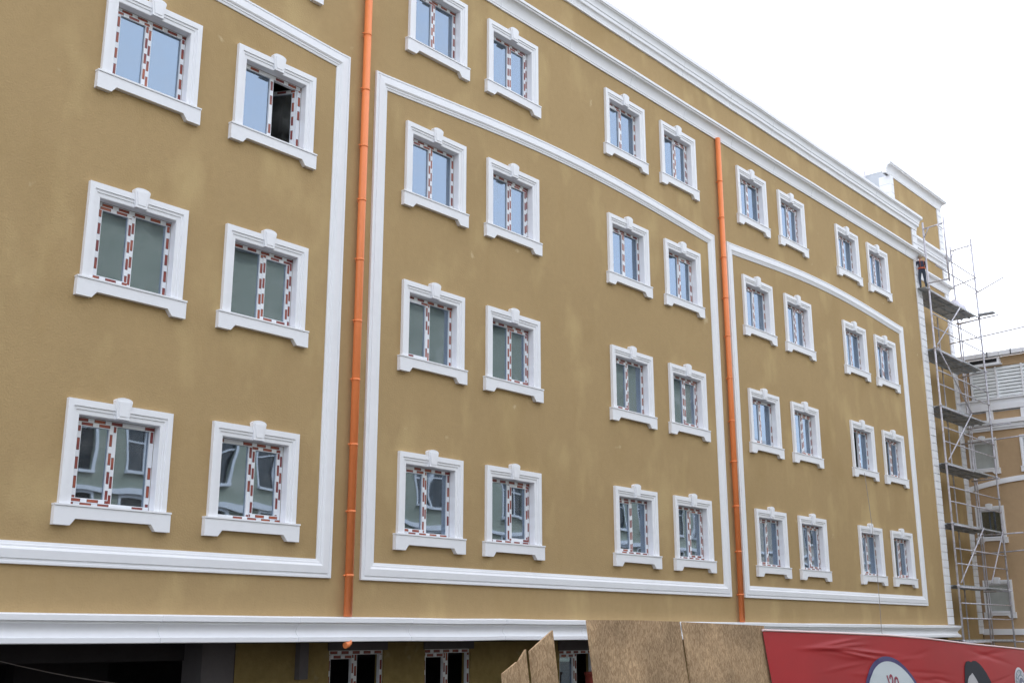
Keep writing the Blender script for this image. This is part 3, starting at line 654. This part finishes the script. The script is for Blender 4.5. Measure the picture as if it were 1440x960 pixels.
# top guard frames
tube('frame_bar', (39.2, YF, 14.35), (38.75, -1.32, 14.25)); tube('frame_bar', (39.2, YF, 12.28), (38.75, -1.32, 12.15))
tube('frame_bar', (44.55, YB, 15.1), (44.30, YF, 15.1)); tube('frame_bar', (44.55, YB, 13.6), (44.30, YF, 13.7)); tube('frame_bar', (44.55, YB, 12.0), (44.30, YF, 12.0))
b = MB(); b.tube((39.2, YF, 14.0), (39.05, -0.65, 14.3), 0.018, 6); b.tube((38.78, -1.05, 14.25), (38.74, -1.3, 14.0), 0.018, 6); b.tube((44.35, -0.2, 15.1), (44.30, YF, 14.8), 0.018, 6); b.tube((44.5, 0.35, 15.1), (44.55, YB, 14.8), 0.018, 6); spart('gusset', b)
for k, z in enumerate(DECKS):
    xl = 39.47
    for j, (y0, y1) in enumerate(((YF+0.03, YF+0.33), (YF+0.345, YF+0.63), (YF+0.645, YB+0.08))):
        b = MB(); x1 = 44.22
        xl = 38.98 if (k == 0 and j == 0) else 39.47
        b.box(xl, x1, y0, y1, z-0.05, z-0.04)
        b.box(xl, x1, y0, y0+0.025, z-0.04-0.055, z-0.0501); b.box(xl, x1, y1-0.025, y1, z-0.04-0.055, z-0.0501)
        for x in (40.6, 41.8, 43.0): b.box(x, x+0.05, y0+0.026, y1-0.026, z-0.085, z-0.0501)
        spart('deck_plank', b, M_DECK)
    tube('transom', (44.55, YB+0.1, z-0.12), (44.25, YF-0.12 if k % 2 else YF-0.75, z-0.12)); tube('transom', (39.35, YF+0.02, z-0.12), (41.9, YF+0.02, z-0.122))
    if k > 0:
        for dz in (0.66, 1.16):
            tube('guard_rail', (39.2, YF-0.05, z+dz), (44.25, YF-0.05, z+dz), 0.022)
    if k == 0:
        for dz, x0 in ((1.55, 41.0), (1.0, 40.0)): tube('guard_rail', (x0, YF-0.05, z+dz), (44.3, YF-0.05, z+dz), 0.022)
    if 0 < k < 6:
        x0, x1 = (39.3, 42.1) if k % 2 else (42.1, 39.3)
        tube('brace', (x1, YF-0.07, z+2.05), (x0, YF-0.07, z+0.02), 0.023) if k != 4 else tube('brace', (44.2, YF-0.07, z+0.05), (42.3, YF-0.07, z-2.0), 0.023)
b = MB(); b.box(44.0, 44.3, -1.05, -0.45, 12.1, 12.15); spart('outrigger_plank', b, M_DECK)
tube('tie_tube', (44.6, 0.95, 11.28), (44.6, -4.6, 11.66)); tube('tie_tube', (44.6, 0.9, 7.2), (44.6, -3.2, 7.36)); tube('tie_tube', (44.6, -0.25, 13.15), (44.6, -1.4, 13.6)); tube('tie_tube', (44.6, 1.0, 2.92), (44.6, -3.2, 3.14))
# crumpled dust sheet left on the top deck
b = MB(); n = 12
for i in range(n+1):
    for j in range(7):
        u = i/n; v = j/6
        b.v.append((42.3 + 1.5*u, YF+0.12+0.6*v + random.uniform(-.03, .03), 12.13 + 0.42*math.sin(math.pi*u)**0.6*math.sin(math.pi*v)**0.6*(0.7+0.5*random.random()) if 0 < i < n and 0 < j < 6 else 12.125))
for i in range(n):
    for j in range(6): b.f.append((i*7+j, (i+1)*7+j, (i+1)*7+j+1, i*7+j+1))
put('dust_sheet', b.mesh('dust_sheet', mat('lilac_sheet', (0.60, 0.58, 0.66), 0.6, 0.3)), None, (0, 0, 0), 0, 'crumpled pale sheet heaped on the top deck of the scaffold', 'sheet')

# ------------------------------------------------------------------ worker on the top deck
def skin_body(name, verts, edges, radii, m, root=0, sub=2):
    me = bpy.data.meshes.new(name); me.from_pydata(verts, edges, [])
    o = bpy.data.objects.new(name, me); COL.objects.link(o)
    md = o.modifiers.new('skin', 'SKIN'); md.use_smooth_shade = True
    for k, v in enumerate(me.skin_vertices[0].data):
        rr = radii[k]; v.radius = rr if isinstance(rr, tuple) else (rr, rr); v.use_root = (k == root)
    s = o.modifiers.new('sub', 'SUBSURF'); s.levels = sub; s.render_levels = sub
    dg = bpy.context.evaluated_depsgraph_get(); nm = bpy.data.meshes.new_from_object(o.evaluated_get(dg))
    bpy.data.objects.remove(o); nm.name = name; nm.materials.clear(); nm.materials.append(m)
    return nm
def z_bands(name, bands, rough=0.8):
    """clothing colours by height on the figure (object z): list of (z_top, colour)"""
    m = bpy.data.materials.new(name); m.use_nodes = True; t = m.node_tree; bs = t.nodes['Principled BSDF']; bs.inputs['Roughness'].default_value = rough
    tc = t.nodes.new('ShaderNodeTexCoord'); sp = t.nodes.new('ShaderNodeSeparateXYZ'); t.links.new(tc.outputs['Object'], sp.inputs[0])
    r = t.nodes.new('ShaderNodeValToRGB'); r.color_ramp.interpolation = 'CONSTANT'
    mr = t.nodes.new('ShaderNodeMapRange'); mr.inputs['From Max'].default_value = 2.0; t.links.new(sp.outputs['Z'], mr.inputs['Value']); t.links.new(mr.outputs[0], r.inputs[0])
    el = r.color_ramp.elements; prev = 0.0
    for k, (zt, c) in enumerate(bands):
        e = el[0] if k == 0 else (el[1] if k == 1 else el.new(prev/2.0))
        e.position = prev/2.0; e.color = (*c, 1); prev = zt
    t.links.new(r.outputs[0], bs.inputs['Base Color']); return m
M_SKIN = mat('skin', (0.42, 0.25, 0.17), 0.6, 0.3)
M_CLOTH = z_bands('work_clothes', [(0.09, (0.03, 0.03, 0.03)), (0.92, (0.045, 0.06, 0.085)), (1.42, (0.035, 0.04, 0.07)), (2.0, (0.42, 0.25, 0.17))])
V = [(0,0,.95),(0,0,1.10),(0,.02,1.28),(0,.05,1.42),(0,.075,1.50),(0,.10,1.60),(0,.115,1.70),   # pelvis..head (faces +y, leaning in)
     (-.10,0,.90),(-.12,.06,.52),(-.13,-.02,.10),(-.135,.12,.05),
     (.10,0,.90),(.12,.02,.52),(.13,-.06,.10),(.135,.08,.05),
     (-.19,.04,1.38),(-.27,.10,1.13),(-.22,.30,1.06),(-.20,.38,1.07),
     (.19,.04,1.38),(.27,.12,1.16),(.20,.32,1.16),(.17,.40,1.19)]
Ed = [(0,1),(1,2),(2,3),(3,4),(4,5),(5,6),(0,7),(7,8),(8,9),(9,10),(0,11),(11,12),(12,13),(13,14),(3,15),(15,16),(16,17),(17,18),(3,19),(19,20),(20,21),(21,22)]
Rd = [(.15,.12),(.145,.11),(.165,.115),(.12,.09),.058,(.085,.10),(.075,.09),.095,.07,.05,.042,.095,.07,.05,.042,.07,.05,.037,.032,.07,.05,.037,.032]
PS = 0.74
wk = thing('person', 'worker in dark jacket with orange harness standing on the top scaffold deck', 'person', (39.22, -0.20, DECKS[0]-0.035))
wk.scale = (PS, PS, PS); wk.rotation_euler = (0, 0, R(-52))
put('body', skin_body('body', V, Ed, Rd, M_CLOTH), wk)
for side in (-1, 1):   # hands: palm, four fingers and thumb, half curled
    hx, hy, hz = (-.195, .42, 1.075) if side < 0 else (.165, .44, 1.20)
    hv = [(hx, hy-.02, hz), (hx, hy+.03, hz)]; he = [(0, 1)]; hr = [.03, .034]
    for k in range(4):
        fx = hx + (k-1.5)*.02; ln = (.055, .065, .06, .048)[k]
        i = len(hv); hv += [(fx, hy+.055, hz), (fx, hy+.055+ln*.5, hz-.012), (fx, hy+.055+ln*.75, hz-.04)]; he += [(1, i), (i, i+1), (i+1, i+2)]; hr += [.010, .009, .008]
    i = len(hv); hv += [(hx-side*.035, hy+.015, hz-.01), (hx-side*.05, hy+.05, hz-.025)]; he += [(0, i), (i, i+1)]; hr += [.012, .010]
    put('hand', skin_body('hand', hv, he, hr, M_SKIN, sub=1), wk)
b = MB()
for k in range(9):
    th = math.pi*k/8*0.5
def ball(mb, c, rx, ry, rz, n=14, m=8, z0=-1.0):
    i0 = len(mb.v)
    for a in range(m+1):
        ph = math.asin(z0) + (math.pi/2 - math.asin(z0))*a/m
        for k in range(n):
            t = 2*math.pi*k/n; mb.v.append((c[0]+rx*math.cos(ph)*math.cos(t), c[1]+ry*math.cos(ph)*math.sin(t), c[2]+rz*math.sin(ph)))
    for a in range(m):
        for k in range(n):
            k2 = (k+1) % n; mb.f.append((i0+a*n+k, i0+a*n+k2, i0+(a+1)*n+k2, i0+(a+1)*n+k)); mb.sm.add(len(mb.f)-1)
b = MB(); ball(b, (0, .10, 1.655), .098, .118, .125, z0=-0.25); put('hair', b.mesh('hair', mat('fair_grey_hair', (0.30, 0.25, 0.19), 0.8, 0.2, var=.2, vscale=20)), wk)
b = MB(); ball(b, (0, .22, 1.625), .016, .022, .022, 8, 6); put('nose', b.mesh('nose', M_SKIN), wk)
for s in (-1, 1):
    b = MB(); ball(b, (s*.035, .195, 1.66), .012, .008, .009, 8, 4); put('eye', b.mesh('eye', M_BLACK), wk)
    b = MB(); ball(b, (s*.092, .10, 1.63), .012, .025, .035, 8, 5); put('ear', b.mesh('ear', M_SKIN), wk)
b = MB(); b.box(-.03, .03, .188, .2, 1.575, 1.585); put('mouth', b.mesh('mouth', mat('lips', (.3, .12, .1), .6)), wk)
M_HIVIS = mat('orange_harness', (0.55, 0.12, 0.05), 0.6, 0.3)
hb = MB()
def loop_band(mb, cz, rx, ry, h, cy=0.0, n=20, th=.012):
    prof = [(0, -h), (th, -h), (th, h), (0, h)]
    path = [((rx*math.cos(2*math.pi*k/n), cy+ry*math.sin(2*math.pi*k/n), cz), (math.cos(2*math.pi*k/n), math.sin(2*math.pi*k/n), 0), (0, 0, 1)) for k in range(n)]
    mb.sweep(path, prof, closed_path=True)
loop_band(hb, 1.04, .165, .135, .035)
for s in (-1, 1):
    hb.pipe([(s*.09, -.125, 1.06), (s*.10, -.135, 1.2), (s*.09, -.115, 1.36), (s*.09, -.04, 1.475), (s*.09, .06, 1.46), (s*.09, .14, 1.3), (s*.09, .135, 1.06)], .009, 6)
hb.v = [v for v in hb.v]
put('harness', hb.mesh('harness', M_HIVIS), wk)

# ------------------------------------------------------------------ cables
b = MB(); pts = []
p0 = Vector((33.05, -0.11, 4.80)); p1 = Vector((33.0, -0.27, 0.3)); p2 = Vector((33.0, -0.25, -3.6))
for k in range(14): t = k/13; p = p0.lerp(p1, t); pts.append((p.x + 0.05*math.sin(3*t), p.y - 0.04*math.sin(math.pi*t), p.z))
for k in range(1, 8): t = k/7; p = p1.lerp(p2, t); pts.append((p.x+0.02, p.y-0.02*t, p.z))
b.pipe(pts, 0.008, 6); put('cable', b.mesh('cable', M_CABLE), None, (0,0,0), 0, 'thin grey cable hanging from the opened window down the far panel', 'cable')
b = MB(); pts = [(6.0, 1.4, -0.2)] + [(7.0+4*t, 1.35, -0.22-0.62*t-0.12*math.sin(3.14*t)) for t in [k/10 for k in range(11)]]
b.pipe(pts, 0.007, 6); put('cable', b.mesh('cable', M_CABLE), None, (0,0,0), 0, 'loose cable drooping across the dark ground floor opening', 'cable')
b = MB()
for s in (0,): b.tube((20.95, 1.35, -0.95), (20.95, 1.35, -3.6), 0.11, 12); 
b.tube((20.95, 1.35, -0.93), (20.95, 1.35, -0.95), 0.115, 12)
b = MB(); b.tube((20.55, 0.9, -3.6), (20.62, 1.1, -0.82), 0.13, 14); b.tube((20.62, 1.1, -0.86), (20.625, 1.105, -0.80), 0.145, 14)
put('pipe', b.mesh('pipe', mat('dull_red', (0.30, 0.06, 0.045), 0.6, 0.3, var=0.1)), None, (0,0,0), 0, 'dull red pipe leaning in the gap between the boards', 'pipe')

# ------------------------------------------------------------------ hoarding boards
LEAN = 0.135
def board(poly, y_ref, lab, th=0.018, lean=LEAN, bottom=-1.9, yaw=0.0, grp='strand board sheets of the hoarding'):
    """poly: outline in wall-parallel plane (x, z) at depth y_ref; the sheet leans back toward the building"""
    cx = sum(p[0] for p in poly)/len(poly)
    loc = Vector((cx, y_ref - lean*(0-bottom), bottom))
    mb = MB(); mb.prism([(x-cx, z-bottom) for x, z in poly], 0.0, th)
    me = mb.mesh('strand_board', M_OSB)
    sh = Matrix.Rotation(-math.atan(lean), 4, 'X')
    me.transform(sh)
    o = put('strand_board', me, None, loc, yaw, lab, 'board', grp); return o
YH = -9.0
board([(7.36, -1.9), (8.70, -1.9), (8.70, 0.128), (8.1, 0.135), (7.36, 0.131)], YH, 'left of the two large upright strand boards, beside the gap')
board([(8.725, -1.9), (10.19, -1.9), (10.19, 0.10), (8.74, 0.126)], YH-0.004, 'large strand board abutting the red banner')
# three boards set askew left of the gap
def px_pt(px, py, y):
    d = rt2*((px-720)/1581.54) + up2*(-(py-480)/1581.54) + fw
    t = (y - CAMP.y)/d.y; p = CAMP + d*t; return p.x, p.z
def askew(pix, y, lab, lean=LEAN, yaw=0.0):
    P = [px_pt(a, c, y) for a, c in pix]
    return board(P, y, lab, lean=lean, yaw=yaw)
YS = -9.25
def quadboard(tl, tr, wid_b, y, lab):
    (x0, z0), (x1, z1) = px_pt(*tl, y), px_pt(*tr, y)
    return board([(x0, -1.9), (x1, -1.9), (x1, z1), (x0, z0)], y, lab)
quadboard((743.5, 911), (778, 882), 0, YS, 'strand board with steeply cut top beside the gap, tallest of the three slanted ones')
quadboard((726, 926), (737.5, 909), 0, YS-0.03, 'narrow strand board offcut, middle of the three slanted ones')
quadboard((702, 943), (723.5, 926.5), 0, YS-0.05, 'short strand board, outermost of the three slanted ones')

# ------------------------------------------------------------------ banner
BN = Vector((15.0, YH-0.15, -1.9))
bn = thing('banner', 'creased red vinyl banner with round badge, portrait and emblem on the hoarding', 'banner', BN)
YBN = YH - 0.03
topc = [px_pt(px, py, YBN) for px, py in ((1075, 886), (1180, 890), (1250, 893), (1300, 897.5), (1340, 902.5), (1365, 905.5), (1400, 909), (1440, 913))]
topc += [(topc[-1][0]+1.5, topc[-1][1]-0.03), (topc[-1][0]+4, topc[-1][1]-0.1)]
def ztop(x):
    for (a, za), (c, zc) in zip(topc, topc[1:]):
        if x <= c: return za + (zc-za)*max(0.0, (x-a)/(c-a))
    return topc[-1][1]
X0B, X1B = topc[0][0]-0.02, topc[-1][0]
rr = random.Random(3)
CREASE = []
for k in range(30):
    cx = rr.uniform(X0B, X0B+9.0); dz = rr.uniform(0.03, 0.75)
    CREASE.append((cx, dz, rr.uniform(0.25, 0.9), rr.uniform(0.012, 0.03), rr.uniform(-0.5, 0.35), rr.uniform(0.003, 0.010)*rr.choice((1, 1, -1))))
for k in range(5): CREASE.append((12.2+rr.uniform(-.7, .5), 0.10+0.03*k, 0.7, 0.016, -0.25+0.12*k, 0.016))
def bump_b(x, d):
    h = 0.02*math.sin(x*0.9)+0.012*math.sin(x*2.3+d*3)
    for cx, dz, L, wd, sl, am in CREASE:
        u = x-cx
        if abs(u) > L*1.6: continue
        v = (d-dz) - sl*u*0.35
        if abs(v) > 4*wd: continue
        h += am*math.exp(-(u/L)**2*2)*math.exp(-(v/wd)**2)
    return h
def bpt(x, d, off=0.0):    # d: distance below the top edge
    z = ztop(x) - d
    return (x, YBN - bump_b(x, d) - off + LEAN*z*1.0, z)
M_RED = mat('red_vinyl', (0.36, 0.014, 0.018), 0.5, 0.2, var=0.06, vscale=1.5)
def sheet(name, x0, x1, d0, d1, nx, nd, m, off=0.0, back=0.02):
    b = MB()
    for i in range(nx+1):
        for j in range(nd+1): b.v.append(bpt(x0+(x1-x0)*i/nx, d0+(d1-d0)*j/nd, off))
    for i in range(nx):
        for j in range(nd):
            b.f.append((i*(nd+1)+j, i*(nd+1)+j+1, (i+1)*(nd+1)+j+1, (i+1)*(nd+1)+j)); b.sm.add(len(b.f)-1)
    me = b.mesh(name, m, fix=False); return me
bme = sheet('banner_sheet', X0B, X1B, 0.0, 1.6, 420, 110, M_RED)
put('banner_sheet', bme, bn, -BN)
# rolled white-pink hem along the top
b = MB(); b.pipe([(x, bpt(x, 0)[1]+0.0, ztop(x)+0.004) for x in [X0B+(X1B-X0B)*k/120 for k in range(121)]], 0.011, 8); put('hem', b.mesh('hem', mat('pale_hem', (0.72, 0.55, 0.55), 0.5, 0.4)), bn, -BN)
for k in range(6):
    x = X0B + 0.4 + k*2.3; b = MB(); b.tube((x, YBN-0.35, -1.9), (x, YBN+0.10, ztop(x)-0.06), 0.03, 8); put('banner_post', b.mesh('banner_post', M_STEEL), bn, -BN)
def conform(name, polys, m, off):
    """printed shape: polygons in picture plane (x, d) cut fine and laid on the creased sheet"""
    b = MB()
    for poly in polys:
        bm = bmesh.new()
        vs = [bm.verts.new((x, d, 0)) for x, d in poly]; bm.faces.new(vs)
        bmesh.ops.triangulate(bm, faces=bm.faces[:])
        for _ in range(7):
            es = [e for e in bm.edges if e.calc_length() > 0.045]
            if not es: break
            bmesh.ops.subdivide_edges(bm, edges=es, cuts=1); bmesh.ops.triangulate(bm, faces=bm.faces[:])
        base = len(b.v); bm.verts.index_update()
        for v in bm.verts: b.v.append(bpt(v.co.x, v.co.y, off))
        for f in bm.faces: b.f.append(tuple(base+v.index for v in f.verts)); b.sm.add(len(b.f)-1)
        bm.free()
    me = b.mesh(name, m, fix=False)
    return put(name, me, bn, -BN)
def b_px(px, py):
    x, z = px_pt(px, py, YBN); return x, ztop(x) - z
def ell(cx, cd, rx, rd, n=40): return [(cx+rx*math.cos(2*math.pi*k/n), cd+rd*math.sin(2*math.pi*k/n)) for k in range(n)]
M_NAVY = mat('navy_print', (0.028, 0.02, 0.13), 0.4, 0.4); M_PALE = mat('pale_print', (0.52, 0.58, 0.62), 0.4, 0.4); M_SCRIPT = mat('dark_red_print', (0.28, 0.02, 0.06), 0.4, 0.4)
ctop = b_px(1243, 922); cl = b_px(1204.5, 960); cr = b_px(1283, 960)
cx = ctop[0]+0.02; RX = 0.80; RD = 0.68; cd_ = ctop[1] + RD
conform('badge_ring', [ell(cx, cd_, RX, RD, 56)], M_NAVY, 0.006)
conform('badge_disc', [ell(cx, cd_, RX-0.062, RD-0.055, 56)], M_PALE, 0.011)
def stroke(pts, w):
    out = []
    for (ax, ad), (bx, bd) in zip(pts, pts[1:]):
        dx, dd = bx-ax, bd-ad; L = math.hypot(dx, dd) or 1; nx, nd = -dd/L*w, dx/L*w; ex, ed = dx/L*w*0.4, dd/L*w*0.4
        out.append([(ax+nx-ex, ad+nd-ed), (bx+nx+ex, bd+nd+ed), (bx-nx+ex, bd-nd+ed), (ax-nx-ex, ad-nd-ed)])
    return out
def glyph(px_pts): return [b_px(1190+px/14.4, 900+py/14.4) for px, py in px_pts]
S = []
S += stroke(glyph([(740, 712), (752, 780), (765, 870), (772, 960)]), 0.014)
S += stroke(glyph([(785, 760), (795, 720), (815, 700), (830, 725), (835, 790), (825, 860), (800, 920), (780, 960), (850, 955)]), 0.014)
S += stroke(glyph([(905, 745), (880, 770), (868, 850), (880, 940), (905, 965), (930, 930), (932, 840), (925, 770), (905, 745)]), 0.014)
conform('number_print', S, M_SCRIPT, 0.015)
M_HAIR = mat('dark_print', (0.022, 0.025, 0.035), 0.6, 0.15); M_FACE = mat('grey_skin_print', (0.40, 0.40, 0.43), 0.4, 0.4)
def gp2(pts): return [b_px(1330+px/13.09, 900+py/13.09) for px, py in pts]
hair = gp2([(215, 785), (235, 640), (250, 470), (285, 385), (340, 372), (375, 395), (420, 368), (470, 375), (530, 430), (580, 510), (620, 590), (655, 690), (690, 785), (705, 900), (210, 900)])
conform('portrait_hair', [hair], M_HAIR, 0.006)
face = gp2([(370, 590), (400, 650), (430, 720), (450, 785), (455, 900), (255, 900), (262, 785), (280, 710), (310, 650), (345, 620)])
conform('portrait_face', [face], M_FACE, 0.010)
ec = b_px(1330+1262/13.09, 900+760/13.09); et = b_px(1330+1240/13.09, 900+490/13.09)
erx = abs(b_px(1330+1395/13.09, 900+760/13.09)[0]-ec[0]); erd = max(0.1, erx*0.95); ecd = et[1] + erd
M_EW = mat('white_print', (0.62, 0.60, 0.66), 0.4, 0.4); M_EB = mat('blue_grey_print', (0.20, 0.27, 0.33), 0.4, 0.4); M_EN = mat('slate_print', (0.10, 0.12, 0.20), 0.4, 0.4)
conform('emblem_rim', [ell(ec[0], ecd, erx, erd)], M_EW, 0.004)
conform('emblem_ring', [ell(ec[0], ecd, erx*0.90, erd*0.90)], M_EB, 0.007)
tick = []
for k in range(22):
    a = 2*math.pi*k/22; ca, sa = math.cos(a), math.sin(a); r0, r1 = 0.68, 0.84; w_ = 0.05 if k % 3 else 0.08
    if k % 6 == 5: continue
    tick.append([(ec[0]+erx*(r0*ca-w_*sa), ecd+erd*(r0*sa+w_*ca)), (ec[0]+erx*(r1*ca-w_*sa), ecd+erd*(r1*sa+w_*ca)), (ec[0]+erx*(r1*ca+w_*sa), ecd+erd*(r1*sa-w_*ca)), (ec[0]+erx*(r0*ca+w_*sa), ecd+erd*(r0*sa-w_*ca))])
conform('emblem_lettering', tick, M_EW, 0.010)
conform('emblem_rim', [ell(ec[0], ecd, erx*0.60, erd*0.60)], M_EW, 0.010)
conform('emblem_disc', [ell(ec[0], ecd, erx*0.53, erd*0.53)], M_EN, 0.013)
conform('emblem_mark', [ell(ec[0]+erx*0.05, ecd-erd*0.08, erx*0.2, erd*0.26, 12), [(ec[0]-erx*0.3, ecd+erd*0.38), (ec[0]+erx*0.3, ecd+erd*0.38), (ec[0]+erx*0.2, ecd+erd*0.2), (ec[0]-erx*0.2, ecd+erd*0.2)]], M_EW, 0.016)

# ------------------------------------------------------------------ the other side of the street (seen in the panes)
def opposite(name, lab, x0, x1, y, z1, m, wx, wz, ww, wh):
    base = Vector(((x0+x1)/2, y-4, -1.9)); o = thing(name, lab, 'building', base)
    hs = [(x, x+ww, z, z+wh) for x in wx for z in wz]
    mb = MB(); wall_with_holes(mb, x0, x1, -1.9, z1, hs, y=0, depth=0.2)
    mb.v = [(v[0], y - v[1], v[2]) for v in mb.v]; mb.f = [f[::-1] for f in mb.f]
    mb.box(x0, x1, y-9, y-0.3, -1.9, z1+0.01)
    put('street_wall', mb.mesh('street_wall', m, fix=False), o, -base)
    b = MB(); b.box(x0-0.3, x1+0.3, y-0.25, y+0.5, z1+0.012, z1+0.5); put('cornice', b.mesh('cornice', M_WHITE), o, -base)
    for z in wz[1:]:
        b = MB(); b.box(x0, x1, y+0.002, y+0.2, z-1.15, z-0.9); put('string_course', b.mesh('string_course', M_WHITE), o, -base)
    fm = MB(); t = 0.14
    fm.box(-t, 0, 0.002, 0.06, -t, wh+t); fm.box(ww, ww+t, 0.002, 0.06, -t, wh+t); fm.box(0, ww, 0.002, 0.06, wh, wh+t); fm.box(-0.1, ww+0.1, 0.061, 0.2, -t, 0); fm.box(ww/2-0.05, ww/2+0.05, -0.12, -0.06, 0, wh); fm.box(0, ww, -0.12, -0.061, wh*0.68, wh*0.68+0.07)
    fme = fm.mesh('window_frame', M_WHITE); pme = MB().box(0, ww, -0.19, -0.14, 0, wh).mesh('pane', M_OPPGL)
    for x, xx, z, zz in hs:
        wv = put('window', fme, o, Vector((x, y, z)) - base); put('pane', pme, wv)
    return o
opposite('facing_building', 'green grey house across the street mirrored in the lower window panes', -6, 78, -32, 19.3, M_OPP, [1.0+3.7*k for k in range(21)], [0.2, 3.6, 7.2], 2.0, 2.3)
opposite('facing_building', 'pale brick house across the street mirrored in the far window panes', 80, 150, -32, 15.5, M_OPP2, [83+5.0*k for k in range(12)], [0.2, 3.9, 7.6, 11.2], 1.8, 2.0)
